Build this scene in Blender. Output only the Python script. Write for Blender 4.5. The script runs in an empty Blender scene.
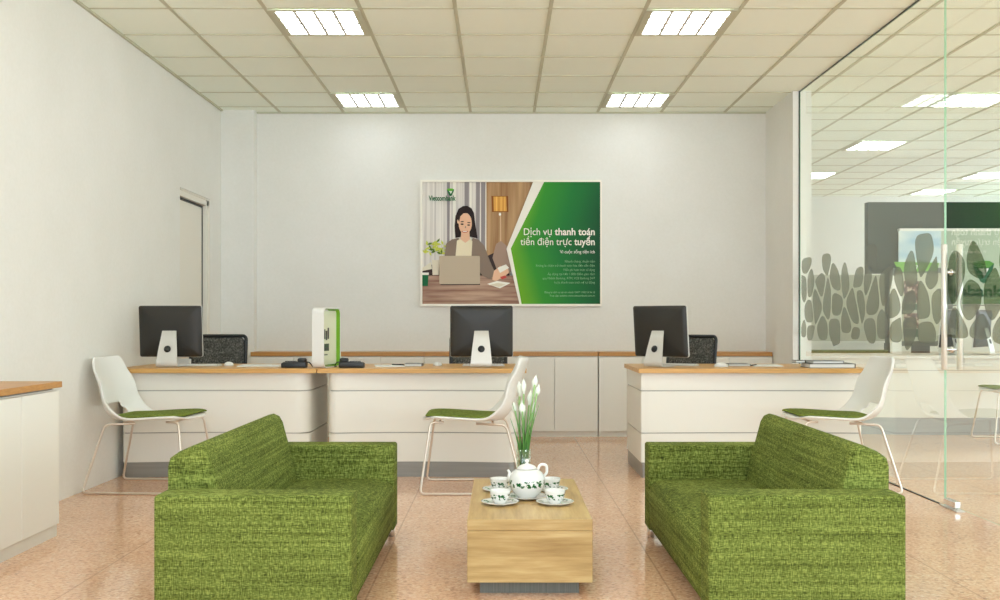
import bpy, bmesh, math, random
from mathutils import Vector, Matrix
random.seed(7)
R = math.radians
PI = math.pi
sc = bpy.context.scene
col = sc.collection
F = 1033.0; CH = 1.07; PX = 501.0; PY = 320.6
CEIL = 3.042

# ------------------------------------------------------------------ materials
def lin(c):
    c = c / 255.0
    return c / 12.92 if c <= 0.04045 else ((c + 0.055) / 1.055) ** 2.4
def rgb(r, g, b): return (lin(r), lin(g), lin(b), 1.0)

def mat(name, color, rough=0.5, metal=0.0, spec=0.5, emit=None, strength=0.0, alpha=None, coat=0.0):
    m = bpy.data.materials.new(name); m.use_nodes = True
    p = m.node_tree.nodes['Principled BSDF']
    p.inputs['Base Color'].default_value = color
    p.inputs['Roughness'].default_value = rough
    p.inputs['Metallic'].default_value = metal
    p.inputs['Specular IOR Level'].default_value = spec
    p.inputs['Coat Weight'].default_value = coat
    if emit:
        p.inputs['Emission Color'].default_value = emit
        p.inputs['Emission Strength'].default_value = strength
    return m

class NT:
    """small node helper"""
    def __init__(s, m):
        s.m = m; s.t = m.node_tree; s.p = m.node_tree.nodes.get('Principled BSDF')
    def n(s, typ, **kw):
        x = s.t.nodes.new(typ)
        for k, v in kw.items(): setattr(x, k, v)
        return x
    def l(s, a, b): s.t.links.new(a, b)
    def coords(s, scale=(1, 1, 1), kind='Object', rot=(0, 0, 0)):
        tc = s.n('ShaderNodeTexCoord'); mp = s.n('ShaderNodeMapping')
        mp.inputs['Scale'].default_value = scale; mp.inputs['Rotation'].default_value = rot
        s.l(tc.outputs[kind], mp.inputs['Vector']); return mp.outputs['Vector']
    def noise(s, vec, scale=5, detail=2, rough=0.5):
        x = s.n('ShaderNodeTexNoise'); x.inputs['Scale'].default_value = scale
        x.inputs['Detail'].default_value = detail; x.inputs['Roughness'].default_value = rough
        s.l(vec, x.inputs['Vector']); return x.outputs['Fac']
    def ramp(s, fac, stops, interp='LINEAR'):
        r = s.n('ShaderNodeValToRGB'); r.color_ramp.interpolation = interp
        e = r.color_ramp.elements
        while len(e) < len(stops): e.new(0.5)
        for i, (pos, c) in enumerate(stops): e[i].position = pos; e[i].color = c
        s.l(fac, r.inputs['Fac']); return r.outputs['Color']
    def math(s, op, a, b=None, c=None):
        x = s.n('ShaderNodeMath', operation=op)
        for i, v in enumerate((a, b, c)):
            if v is None: continue
            if isinstance(v, (int, float)): x.inputs[i].default_value = v
            else: s.l(v, x.inputs[i])
        return x.outputs[0]
    def mix(s, fac, a, b, mode='MIX'):
        x = s.n('ShaderNodeMix', data_type='RGBA', blend_type=mode)
        for i, v in ((0, fac), (6, a), (7, b)):
            if isinstance(v, (int, float)): x.inputs[i].default_value = v
            elif isinstance(v, tuple): x.inputs[i].default_value = v
            else: s.l(v, x.inputs[i])
        return x.outputs[2]
    def bump(s, h, strength=0.2, dist=0.01):
        b = s.n('ShaderNodeBump'); b.inputs['Strength'].default_value = strength
        b.inputs['Distance'].default_value = dist
        s.l(h, b.inputs['Height']); s.l(b.outputs['Normal'], s.p.inputs['Normal'])
    def xyz(s, vec):
        x = s.n('ShaderNodeSeparateXYZ'); s.l(vec, x.inputs[0]); return x.outputs

M = {}
# walls: pale cream paint with a faint mottle
def wall_mat(name, c):
    m = mat(name, c, 0.75, spec=0.25); t = NT(m)
    v = t.coords()
    a = t.noise(v, 1.6, 4, .6); b = t.noise(v, 40, 3, .6)
    f = t.math('ADD', t.math('MULTIPLY', a, .6), t.math('MULTIPLY', b, .4))
    k = 0.93
    t.l(t.ramp(f, [(.3, (c[0]*k, c[1]*k, c[2]*k*.98, 1)), (.7, c)]), t.p.inputs['Base Color'])
    t.bump(b, .06, .003)
    return m
M['wall'] = wall_mat('wall_paint', (.835, .835, .805, 1))
M['jamb'] = mat('jamb_white', (.80, .80, .75, 1), .5)
M['door_paint'] = mat('door_paint', (.80, .775, .70, 1), .45)
M['ceiling'] = mat('ceiling_tile', (.885, .945, .85, 1), .85, spec=.1)
t = NT(M['ceiling']); t.bump(t.noise(t.coords(), 160, 2), .12, .002)
M['tbar'] = mat('ceiling_tbar', (.53, .53, .40, 1), .6)

# floor: polished speckled pink granite, large tiles with fine joints
def floor_mat():
    m = mat('granite_floor', (.6, .4, .28, 1), .16, spec=.5); t = NT(m)
    v = t.coords()
    a = t.noise(v, 70, 3, .65); b = t.noise(v, 28, 2, .5)
    vo = t.n('ShaderNodeTexVoronoi'); vo.inputs['Scale'].default_value = 75
    t.l(v, vo.inputs['Vector'])
    bw = t.n('ShaderNodeRGBToBW'); t.l(vo.outputs['Color'], bw.inputs[0])
    c1 = t.ramp(a, [(.32, rgb(140, 94, 62)), (.44, rgb(219, 172, 139)), (.58, rgb(238, 200, 168)), (.70, rgb(252, 232, 202))])
    c2 = t.ramp(bw.outputs[0], [(.10, rgb(140, 104, 88)), (.2, rgb(200, 156, 130)), (.4, rgb(226, 182, 149)), (.7, rgb(240, 200, 170)), (.95, rgb(248, 230, 200))])
    c = t.mix(.5, c1, c2)
    big = t.noise(v, 2.2, 3, .5)
    c = t.mix(t.math('MULTIPLY', b, .35), c, rgb(224, 174, 130))
    c = t.mix(1.0, c, t.ramp(big, [(.3, (.93, .91, .90, 1)), (.7, (1, 1, 1, 1))]), 'MULTIPLY')
    x = t.xyz(v)
    def joint(co, off):
        u = t.math('ABSOLUTE', t.math('SUBTRACT', t.math('FRACT', t.math('DIVIDE', t.math('SUBTRACT', co, off - 20 * 1.19), 1.19)), .5))
        return t.math('GREATER_THAN', u, .5 - .0032)
    jx = joint(x[0], .67); jy = joint(x[1], 7.98)
    j = t.math('MAXIMUM', jx, t.math('MULTIPLY', jy, .5))
    c = t.mix(t.math('MULTIPLY', j, .38), c, rgb(130, 88, 64))
    t.l(c, t.p.inputs['Base Color'])
    t.l(t.math('MULTIPLY_ADD', a, .08, .07), t.p.inputs['Roughness'])
    return m
M['floor'] = floor_mat()

def fabric(name, dark, mid, light, k=1.0, lw=.10):
    m = mat(name, mid, .95, spec=.12); t = NT(m)
    h = t.noise(t.coords((55, 55, 300*k)), 1, 2, .6)
    w = t.noise(t.coords((260*k, 260*k, 45)), 1, 2, .6)
    ln = t.noise(t.coords((1.5, 1.5, 85*k)), 1, 2, .7)
    big = t.noise(t.coords(), 9, 3, .6)
    f = t.math('ADD', t.math('MULTIPLY', h, .50), t.math('MULTIPLY', w, .50))
    f = t.math('ADD', f, t.math('MULTIPLY', t.math('SUBTRACT', big, .5), .09))
    f = t.math('ADD', f, t.math('MULTIPLY', t.math('SUBTRACT', ln, .5), lw))
    t.l(t.ramp(f, [(.34, dark), (.5, mid), (.66, light)]), t.p.inputs['Base Color'])
    t.bump(f, .5, .004)
    return m
M['sofa'] = fabric('green_weave', rgb(50, 58, 24), rgb(98, 110, 48), rgb(146, 158, 82), 1.0, .32)
M['pad'] = fabric('green_seat_pad', rgb(78, 92, 36), rgb(108, 124, 52), rgb(146, 158, 82), 1.4)
M['mesh_fabric'] = fabric('grey_mesh_fabric', rgb(40, 41, 40), rgb(84, 84, 80), rgb(146, 144, 136), .8)

def wood(name, a, b, c, scale=(2, 30, 30), rough=.35, bands=False, axis=2):
    m = mat(name, b, rough, spec=.4); t = NT(m)
    f = t.noise(t.coords(scale), 1.4, 5, .6)
    cc = t.ramp(f, [(.25, a), (.5, b), (.78, c)])
    if bands:
        tc = t.coords(); x = t.xyz(tc)
        st = t.math('FLOOR', t.math('MULTIPLY', x[axis], 13.0))
        st2 = t.math('FLOOR', t.math('MULTIPLY', x[0], 8.3)) if axis == 1 else 0.0
        cb = t.n('ShaderNodeCombineXYZ'); t.l(st, cb.inputs[0])
        wn = t.n('ShaderNodeTexWhiteNoise'); t.l(cb.outputs[0], wn.inputs['Vector'])
        cc = t.mix(1.0, cc, t.ramp(wn.outputs['Value'], [(0, (.74, .68, .56, 1)), (1, (1.02, 1.02, .98, 1))]), 'MULTIPLY')
    t.l(cc, t.p.inputs['Base Color'])
    return m
M['desk_wood'] = wood('desk_oak', rgb(186, 138, 74), rgb(208, 160, 92), rgb(224, 180, 116), (1.5, 14, 60))
M['cab_wood'] = wood('cabinet_oak', rgb(176, 124, 66), rgb(190, 138, 76), rgb(206, 156, 92), (1.5, 14, 60))
M['table_wood'] = wood('table_oak', rgb(156, 126, 78), rgb(186, 157, 106), rgb(212, 190, 142), (2.2, 26, 26), .38, True, 2)
M['table_top'] = wood('table_top_oak', rgb(172, 138, 88), rgb(200, 170, 116), rgb(220, 198, 148), (26, 2.2, 26), .32)
t = NT(M['table_top'])
t2 = t.coords(); x_ = t.xyz(t2)
cb = t.n('ShaderNodeCombineXYZ'); t.l(t.math('FLOOR', t.math('MULTIPLY', x_[0], 8.4)), cb.inputs[0])
wn = t.n('ShaderNodeTexWhiteNoise'); t.l(cb.outputs[0], wn.inputs['Vector'])
base = t.p.inputs['Base Color'].links[0].from_socket
t.l(t.mix(1.0, base, t.ramp(wn.outputs['Value'], [(0, (.84, .80, .72, 1)), (1, (1.08, 1.06, 1.02, 1))]), 'MULTIPLY'), t.p.inputs['Base Color'])

M['lam'] = mat('white_laminate', (.80, .79, .725, 1), .38, spec=.4)
M['lam2'] = mat('cabinet_laminate', (.85, .845, .785, 1), .42, spec=.35)
M['groove'] = mat('groove_grey', (.42, .41, .38, 1), .6)
M['plinth'] = mat('brushed_grey_plinth', (.30, .295, .275, 1), .35, .35)
t = NT(M['plinth']); t.l(t.ramp(t.noise(t.coords((2, 2, 40)), 1, 3), [(.3, (.275, .27, .25, 1)), (.7, (.32, .315, .29, 1))]), t.p.inputs['Base Color'])
M['cab_plinth'] = mat('cabinet_plinth', (.78, .77, .70, 1), .5)
M['steel'] = mat('table_steel_plinth', (.16, .16, .14, 1), .45, .3)
t = NT(M['steel']); t.l(t.ramp(t.noise(t.coords((160, 2, 2)), 1, 3), [(.3, (.10, .105, .085, 1)), (.7, (.155, .155, .13, 1))]), t.p.inputs['Base Color'])
M['shell'] = mat('white_shell_plastic', (.79, .79, .755, 1), .32, spec=.5)
M['rod'] = mat('chair_rod_metal', (.72, .64, .55, 1), .28, .7)
M['chrome'] = mat('chrome', (.80, .80, .78, 1), .18, 1.0)
M['handle'] = mat('satin_steel', (.78, .77, .72, 1), .38, .6)
M['alu'] = mat('aluminium', (.66, .65, .61, 1), .42, .35)
M['mon'] = mat('monitor_back_grey', (.030, .028, .024, 1), .38, spec=.35)
M['screen'] = mat('screen_glass_black', (.01, .01, .012, 1), .08)
M['black'] = mat('black_plastic', (.012, .014, .015, 1), .4)
M['dgrey'] = mat('dark_grey_plastic', (.055, .055, .052, 1), .4)
M['mgrey'] = mat('mid_grey_board', (.27, .28, .28, 1), .5)
M['white'] = mat('white_plastic', (.78, .785, .76, 1), .35)
M['paper'] = mat('paper_white', (.80, .82, .80, 1), .7)
M['green'] = mat('leaf_green_plastic', rgb(112, 168, 28), .4)
M['cream'] = mat('cream_panel', rgb(226, 230, 205), .5)
M['frame'] = mat('poster_frame_white', (.93, .91, .82, 1), .45)

def porcelain(name, lo, hi, scale):
    m = mat(name, (.76, .765, .745, 1), .12, spec=.6, coat=.4); t = NT(m)
    v = t.coords(); x = t.xyz(v)
    f = t.noise(t.coords((1, 1, 1)), scale, 2, .6)
    band = t.math('MULTIPLY', t.math('GREATER_THAN', x[2], lo), t.math('LESS_THAN', x[2], hi))
    leaf = t.math('MULTIPLY', band, t.math('GREATER_THAN', f, .53))
    t.l(t.mix(leaf, (.76, .765, .745, 1), rgb(28, 92, 40)), t.p.inputs['Base Color'])
    return m
M['pot'] = porcelain('porcelain_pot', .048, .078, 66)
M['cup'] = porcelain('porcelain_cup', .016, .040, 88)
m = mat('porcelain_saucer', (.76, .765, .745, 1), .12, spec=.6, coat=.4); t = NT(m); x = t.xyz(t.coords())
rad = t.math('SQRT', t.math('ADD', t.math('MULTIPLY', x[0], x[0]), t.math('MULTIPLY', x[1], x[1])))
band = t.math('MULTIPLY', t.math('GREATER_THAN', rad, .052), t.math('LESS_THAN', rad, .071))
leaf = t.math('MULTIPLY', band, t.math('GREATER_THAN', t.noise(t.coords(), 70, 2, .6), .56))
t.l(t.mix(leaf, (.76, .765, .745, 1), rgb(60, 118, 66)), t.p.inputs['Base Color'])
M['saucer'] = m
M['stem'] = mat('stem_green', rgb(62, 120, 40), .5)
t = NT(M['stem']); x = t.xyz(t.coords())
t.l(t.ramp(x[2], [(.02, rgb(30, 74, 26)), (.20, rgb(70, 124, 44)), (.42, rgb(150, 186, 120))]), t.p.inputs['Base Color'])
M['petal'] = mat('petal_white', (.80, .84, .76, 1), .5)
M['lamp'] = mat('lamp_diffuser', (1, 1, 1, 1), .5, emit=(.925, 1.0, 1.04, 1), strength=4.2)
M['lamp_dim'] = mat('lamp_diffuser_dim', (1, 1, 1, 1), .5, emit=(.925, 1.0, 1.04, 1), strength=2.3)
M['lamp_bright'] = mat('lamp_diffuser_bright', (1, 1, 1, 1), .5, emit=(.925, 1.0, 1.04, 1), strength=8.0)
M['lampbar'] = mat('lamp_louver', (.55, .54, .48, 1), .5)

def glass_mat(name, tint):
    m = bpy.data.materials.new(name); m.use_nodes = True; nt = m.node_tree
    for n in list(nt.nodes): nt.nodes.remove(n)
    t = NT(m); out = t.n('ShaderNodeOutputMaterial')
    tr = t.n('ShaderNodeBsdfTransparent'); tr.inputs[0].default_value = tint
    gl = t.n('ShaderNodeBsdfGlossy'); gl.inputs['Roughness'].default_value = 0.0; gl.inputs[0].default_value = (.95, 1, .96, 1)
    fr = t.n('ShaderNodeFresnel'); fr.inputs['IOR'].default_value = 2.1
    geo = t.n('ShaderNodeNewGeometry')
    fac = t.math('MULTIPLY', fr.outputs[0], t.math('SUBTRACT', 1.0, geo.outputs['Backfacing']))
    mx = t.n('ShaderNodeMixShader'); t.l(fac, mx.inputs[0]); t.l(tr.outputs[0], mx.inputs[1]); t.l(gl.outputs[0], mx.inputs[2])
    t.l(mx.outputs[0], out.inputs['Surface'])
    return m
M['glass'] = glass_mat('clear_partition_glass', (.955, .98, .955, 1))
M['vase'] = glass_mat('vase_glass', (.92, .95, .91, 1))
M['glass_edge'] = mat('glass_green_edge', rgb(146, 196, 160), .2)
def film_mat():
    m = bpy.data.materials.new('grey_pebble_film'); m.use_nodes = True; nt = m.node_tree
    for n in list(nt.nodes): nt.nodes.remove(n)
    t = NT(m); out = t.n('ShaderNodeOutputMaterial')
    tr = t.n('ShaderNodeBsdfTransparent'); tr.inputs[0].default_value = (.66, .67, .60, 1)
    df = t.n('ShaderNodeBsdfDiffuse'); df.inputs[0].default_value = (.22, .23, .19, 1)
    mx = t.n('ShaderNodeMixShader'); mx.inputs[0].default_value = .24
    t.l(tr.outputs[0], mx.inputs[1]); t.l(df.outputs[0], mx.inputs[2]); t.l(mx.outputs[0], out.inputs['Surface'])
    return m
M['film'] = film_mat()

# ------------------------------------------------------------------ mesh helpers
class MB:
    def __init__(s): s.bm = bmesh.new(); s.mi = 0
    def box(s, x0, x1, y0, y1, z0, z1, bev=0.0, seg=2):
        b = bmesh.new(); bmesh.ops.create_cube(b, size=1)
        bmesh.ops.scale(b, vec=(x1-x0, y1-y0, z1-z0), verts=b.verts)
        bmesh.ops.translate(b, vec=((x0+x1)/2, (y0+y1)/2, (z0+z1)/2), verts=b.verts)
        if bev > 0:
            bmesh.ops.bevel(b, geom=list(b.edges), offset=bev, segments=seg, affect='EDGES', profile=.5)
        return s.add(b)
    def add(s, b, mtx=None):
        if mtx: bmesh.ops.transform(b, matrix=mtx, verts=b.verts)
        for f in b.faces: f.material_index = s.mi
        me = bpy.data.meshes.new('tmp'); b.to_mesh(me); b.free(); s.bm.from_mesh(me); bpy.data.meshes.remove(me)
        return s
    def prism(s, pts, z0, z1, bev=0, axis='z', seg=2):
        """polygon pts (u,v) extruded along axis; axis z:(u,v)->xy, y:(u,v)->xz, x:(u,v)->yz"""
        b = bmesh.new()
        def P(u, v, w): return {'z': (u, v, w), 'y': (u, w, v), 'x': (w, u, v)}[axis]
        a = [b.verts.new(P(u, v, z0)) for u, v in pts]; c = [b.verts.new(P(u, v, z1)) for u, v in pts]
        n = len(pts)
        f1 = b.faces.new(a); f2 = b.faces.new(c)
        for i in range(n): b.faces.new((a[i], a[(i+1) % n], c[(i+1) % n], c[i]))
        bmesh.ops.recalc_face_normals(b, faces=b.faces)
        if bev > 0:
            es = [e for e in b.edges if (e.verts[0] in a and e.verts[1] in a) or (e.verts[0] in c and e.verts[1] in c)]
            bmesh.ops.bevel(b, geom=es, offset=bev, segments=seg, affect='EDGES', profile=.5)
        return s.add(b)
    def tube(s, pts, r, seg=10, cap=True):
        pts = [Vector(p) for p in pts]; n = len(pts); b = bmesh.new(); rings = []
        rr = r if isinstance(r, (list, tuple)) else [r] * n
        up = Vector((0, 0, 1)); prev = None
        for i, p in enumerate(pts):
            d = (pts[min(i+1, n-1)] - pts[max(i-1, 0)]).normalized()
            if prev is None:
                a = d.cross(up)
                if a.length < 1e-4: a = d.cross(Vector((1, 0, 0)))
            else:
                a = prev - d * prev.dot(d)
            a.normalize(); prev = a; c = d.cross(a)
            rings.append([b.verts.new(p + (a*math.cos(2*PI*k/seg) + c*math.sin(2*PI*k/seg)) * rr[i]) for k in range(seg)])
        for i in range(n-1):
            for k in range(seg):
                b.faces.new((rings[i][k], rings[i][(k+1) % seg], rings[i+1][(k+1) % seg], rings[i+1][k]))
        if cap: b.faces.new(rings[0][::-1]); b.faces.new(rings[-1])
        bmesh.ops.recalc_face_normals(b, faces=b.faces)
        for f in b.faces: f.smooth = True
        return s.add(b)
    def lathe(s, prof, seg=28, c=(0, 0, 0)):
        b = bmesh.new(); rings = []
        for r, z in prof:
            if r < 1e-5: rings.append([b.verts.new((c[0], c[1], c[2]+z))])
            else: rings.append([b.verts.new((c[0]+r*math.cos(2*PI*k/seg), c[1]+r*math.sin(2*PI*k/seg), c[2]+z)) for k in range(seg)])
        for i in range(len(rings)-1):
            A, B = rings[i], rings[i+1]
            for k in range(seg):
                k2 = (k+1) % seg
                if len(A) == 1 and len(B) == 1: continue
                if len(A) == 1: b.faces.new((A[0], B[k2], B[k]))
                elif len(B) == 1: b.faces.new((A[k], A[k2], B[0]))
                else: b.faces.new((A[k], A[k2], B[k2], B[k]))
        bmesh.ops.recalc_face_normals(b, faces=b.faces)
        for f in b.faces: f.smooth = True
        return s.add(b)
    def poly(s, pts3):
        f = s.bm.faces.new([s.bm.verts.new(p) for p in pts3]); f.material_index = s.mi; return s
    def use(s, i): s.mi = i; return s
    def xf(s, m): bmesh.ops.transform(s.bm, matrix=m, verts=s.bm.verts); return s
    def build(s, name, mats, parent=None, smooth=None):
        me = bpy.data.meshes.new(name); s.bm.to_mesh(me); s.bm.free()
        for m in (mats if isinstance(mats, list) else [mats]): me.materials.append(m)
        o = bpy.data.objects.new(name, me); col.objects.link(o)
        if parent: o.parent = parent
        if smooth:
            for p in me.polygons: p.use_smooth = True
            try: me.set_sharp_from_angle(angle=R(smooth))
            except Exception: pass
        return o
def B(*a, **k): return MB().box(*a, **k)
def fillet(pts, r, n=6):
    """round the inner corners of a 3-D polyline"""
    pts = [Vector(p) for p in pts]; out = [pts[0]]
    for i in range(1, len(pts)-1):
        p, a, c = pts[i], pts[i-1], pts[i+1]
        da = (a-p); dc = (c-p); q = min(r, da.length*.45, dc.length*.45)
        A = p + da.normalized()*q; C = p + dc.normalized()*q
        for k in range(n+1):
            u = k/n; out.append(A*(1-u)**2 + p*2*u*(1-u) + C*u*u)
    out.append(pts[-1]); return out
def rrect(x0, x1, z0, z1, r, n=6):
    pts = []
    for cx, cz, a0 in ((x1-r, z1-r, 0), (x0+r, z1-r, 90), (x0+r, z0+r, 180), (x1-r, z0+r, 270)):
        for k in range(n+1):
            a = R(a0 + 90*k/n); pts.append((cx+r*math.cos(a), cz+r*math.sin(a)))
    return pts

def thing(name, label, cat, loc=(0, 0, 0), rz=0, group=None):
    o = bpy.data.objects.new(name, None); col.objects.link(o); o.empty_display_size = .1
    o.location = loc; o.rotation_euler = (0, 0, rz); o['label'] = label; o['category'] = cat
    if group: o['group'] = group
    return o
def tag(o, label, cat, group=None, loc=None, rz=None):
    o['label'] = label; o['category'] = cat
    if group: o['group'] = group
    if loc: o.location = loc
    if rz is not None: o.rotation_euler = (0, 0, rz)
    return o
def struct(o):
    o['kind'] = 'structure'; return o
def dup(o, loc, rz, label, group=None):
    r = o.copy(); col.objects.link(r); r.location = loc; r.rotation_euler = (0, 0, rz); r['label'] = label
    if group: r['group'] = group
    for ch in list(o.children):
        c = ch.copy(); col.objects.link(c); c.parent = r
        for g in list(ch.children):
            d = g.copy(); col.objects.link(d); d.parent = c
    return r

FONT = None
def text_bm(mb, body, x0, x1, y, z, h, bold=0.0, depth=.0005, left=True, flip=1):
    """text facing -Y, baseline z, capital height h, stretched to span x0..x1"""
    cu = bpy.data.curves.new('t', 'FONT'); cu.body = body; cu.size = 1; cu.offset = bold; cu.extrude = 0; cu.resolution_u = 3
    o = bpy.data.objects.new('t', cu); col.objects.link(o)
    dg = bpy.context.evaluated_depsgraph_get(); me = bpy.data.meshes.new_from_object(o.evaluated_get(dg))
    bpy.data.objects.remove(o); bpy.data.curves.remove(cu)
    b = bmesh.new(); b.from_mesh(me); bpy.data.meshes.remove(me)
    xs = [v.co.x for v in b.verts]
    if not xs: return
    sx = (x1-x0)/(max(xs)-min(xs)); sz = h/.70; mn = min(xs)
    for v in b.verts: v.co = Vector((x0+(v.co.x-mn)*sx, y, z+v.co.y*sz))
    mb.add(b)

# ------------------------------------------------------------------ camera, world
cam = bpy.data.cameras.new('camera'); co = bpy.data.objects.new('camera', cam); col.objects.link(co)
sc.cycles.diffuse_bounces = 10; sc.cycles.max_bounces = 16; sc.cycles.transparent_max_bounces = 16
co.location = (0, 0, CH); co.rotation_euler = (PI/2, 0, 0)
cam.sensor_width = 36; cam.lens = F*36/1000; cam.shift_x = -.001; cam.shift_y = .0206
cam.clip_start = .05; cam.clip_end = 100
sc.camera = co
sc.view_settings.view_transform = 'Standard'; sc.view_settings.look = 'None'
sc.view_settings.gamma = 1; sc.view_settings.exposure = 0.81; sc.view_settings.use_curve_mapping = False
w = bpy.data.worlds.new('world'); sc.world = w; w.use_nodes = True
bg = w.node_tree.nodes['Background']; bg.inputs[0].default_value = (.885, .98, 1.08, 1); bg.inputs[1].default_value = 2.15

# ------------------------------------------------------------------ the setting
YB = 9.78; XL = -2.62; XR = 2.506; YF = -0.8; XE = 8.6; YE = 16.4
struct(B(XL-.2, XE+.1, YF, YE+.2, -.1, 0).build('floor', M['floor']))
struct(B(XL-.2, XE+.1, YF, YE+.2, CEIL, CEIL+.1).build('ceiling', M['ceiling']))
struct(B(XL-.2, XR+.16, YB, YB+.15, 0, CEIL).build('wall_back', M['wall']))
# left wall with a shallow door recess
wl = MB()
wl.box(XL-.15, XL, YF, 8.43, 0, CEIL); wl.box(XL-.15, XL, 9.29, YB, 0, CEIL); wl.box(XL-.15, XL, 8.43, 9.29, 2.16, CEIL)
wl.box(XL-.25, XL-.15, YF, YB, 0, CEIL)
struct(wl.build('wall_left', M['wall']))
d = struct(B(XL-.10, XL-.045, 8.44, 9.20, .01, 2.075).build('door_1', M['door_paint']))
fr = MB(); fr.box(XL-.12, XL-.004, 9.212, 9.28, 0, 2.15); fr.box(XL-.12, XL-.004, 8.44, 9.28, 2.095, 2.15)
fr.box(XL-.004, XL+.003, 9.268, 9.285, 0, 2.155); fr.box(XL-.004, XL+.003, 8.44, 9.285, 2.14, 2.155)
fr.build('door_frame', M['door_paint'], d)
g = MB(); g.box(XL-.055, XL-.040, 9.196, 9.214, 0, 2.092); g.box(XL-.055, XL-.040, 8.44, 9.2, 2.074, 2.092); g.build('door_seal', M['black'], d)  # black strip stands in for the shaded gap between leaf and frame
dh = MB(); dh.box(XL-.045, XL-.025, 8.50, 8.53, .98, 1.10, .003); dh.tube([(XL-.03, 8.515, 1.05), (XL-.01, 8.515, 1.05), (XL-.01, 8.60, 1.05)], .008); dh.build('door_handle', M['alu'], d)
struct(B(XL, -2.31, 9.665, YB, 0, CEIL).build('trim_1', M['wall']))
# right wall end beside the glass and the wall behind it
struct(B(XR, 2.66, 8.87, YE, 0, CEIL).build('wall_right', M['wall']))
struct(B(2.556, 2.566, 8.862, 8.872, 0, CEIL).build('trim_2', M['black']))
struct(B(2.566, 2.662, 8.858, 8.87, 0, CEIL).build('trim_3', M['jamb']))
struct(B(2.66, XE, YE, YE+.15, 0, CEIL).build('wall_back_far', M['wall']))
ww = MB(); ww.box(XE, XE+.15, YF, YE+.15, 0, .35); ww.box(XE, XE+.15, YF, YE+.15, 2.85, CEIL)  # unseen wall, its wide openings shaped to let world light into the room
ww.box(XE, XE+.15, YE-.1, YE+.15, .35, 2.85)
struct(ww.build('wall_right_far', M['wall']))
wf = MB()
for k in range(8): wf.box(XE+.04, XE+.10, YF+.1+k*2.42-.03, YF+.1+k*2.42+.03, .35, 2.85)
wf.box(XE+.04, XE+.10, YF, YE, .35, .41); wf.box(XE+.04, XE+.10, YF, YE, 2.79, 2.85)
struct(wf.build('window_3', M['jamb']))  # added window frame, out of view, around the openings made for daylight
# ceiling grid
gx = [.012+.3+.6*k for k in range(-5, 14)]; gy = [6.52+.6*k for k in range(-14, 17)]
tb = MB()
for x in gx:
    if x < XE: tb.box(x-.0125, x+.0125, YF, YE, CEIL-.005, CEIL)
for y in gy: tb.box(XL, XE, y-.008, y+.008, CEIL-.004, CEIL)
struct(tb.build('trim_4', M['tbar']))
cv = MB(); cv.box(XL, XL+.02, YF, 9.66, CEIL-.014, CEIL); cv.box(-2.31, XR, YB-.015, YB, CEIL-.014, CEIL)
struct(cv.build('trim_5', M['tbar']))
ck = MB(); ck.box(2.560, 2.570, YF, 8.865, CEIL-.0118, CEIL-.003)
struct(ck.build('trim_6', M['black']))
fk = MB(); fk.box(2.556, 2.570, 6.05, 8.865, 0, .005)
struct(fk.build('trim_7', M['black']))

# ceiling lights
def make_light(loc, label):
    th = thing('ceiling_light', label, 'ceiling light', loc, 0, 'square ceiling lights')
    f = MB()
    f.box(-.292, -.248, -.292, .292, -.013, -.006); f.box(.248, .292, -.292, .292, -.013, -.006)
    f.box(-.248, .248, -.292, -.262, -.013, -.006); f.box(-.248, .248, .262, .292, -.013, -.006)
    f.build('frame', M['tbar'], th)
    MB().box(-.248, .248, -.262, .262, -.009, -.0055).build('diffuser', M['lamp'], th)
    l = MB()
    for x in (-.125, 0, .125): l.box(x-.009, x+.009, -.262, .262, -.013, -.0095)
    for y in (-.13, 0, .13): l.box(-.248, .248, y-.012, y+.012, -.0125, -.0097)
    l.build('louver', M['lampbar'], th)
    return th
L0 = None
spots = []
for yy, nm in ((9.22, 'in the row nearest the poster wall'), (6.82, 'in the front row of the office ceiling')):
    spots.append((-1.188, yy, 'square louvred ceiling light, left one ' + nm))
    spots.append((1.212, yy, 'square louvred ceiling light, right one ' + nm))
for yy in (4.42, 2.02):
    for xx, s in ((-1.188, 'left'), (1.212, 'right')):
        spots.append((xx, yy, None))
names = {9.22: 'first, nearest the camera,', 11.62: 'second', 14.02: 'third'}
for yy in (9.22, 11.62, 14.02):
    spots.append((4.212, yy, 'square ceiling light beyond the glass, %s in the line nearest it' % names[yy]))
spots.append((6.612, 14.02, 'square ceiling light beyond the glass, above the green poster reflection'))
spots.append((6.612, 15.82, 'square ceiling light beyond the glass, closest to the far wall'))
for xx, yy in ((4.212, 6.82), (4.212, 4.42), (6.612, 11.62), (6.612, 9.22), (6.612, 6.82)): spots.append((xx, yy, None))
for x, y, lb in spots:
    if lb is None:
        lb = 'square ceiling light outside the photograph'
    if L0 is None: L0 = q_ = make_light((x, y, CEIL), lb)
    else: q_ = dup(L0, (x, y, CEIL), 0, lb)
    for c_ in q_.children:
        if c_.name.startswith('diffuser'):
            c_.data = c_.data.copy(); c_.data.materials.clear()
            c_.data.materials.append(M['lamp_dim'] if (y > 9 and x < 2) else M['lamp_bright'] if (y < 5 and x < 2) else M['lamp'])

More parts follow.
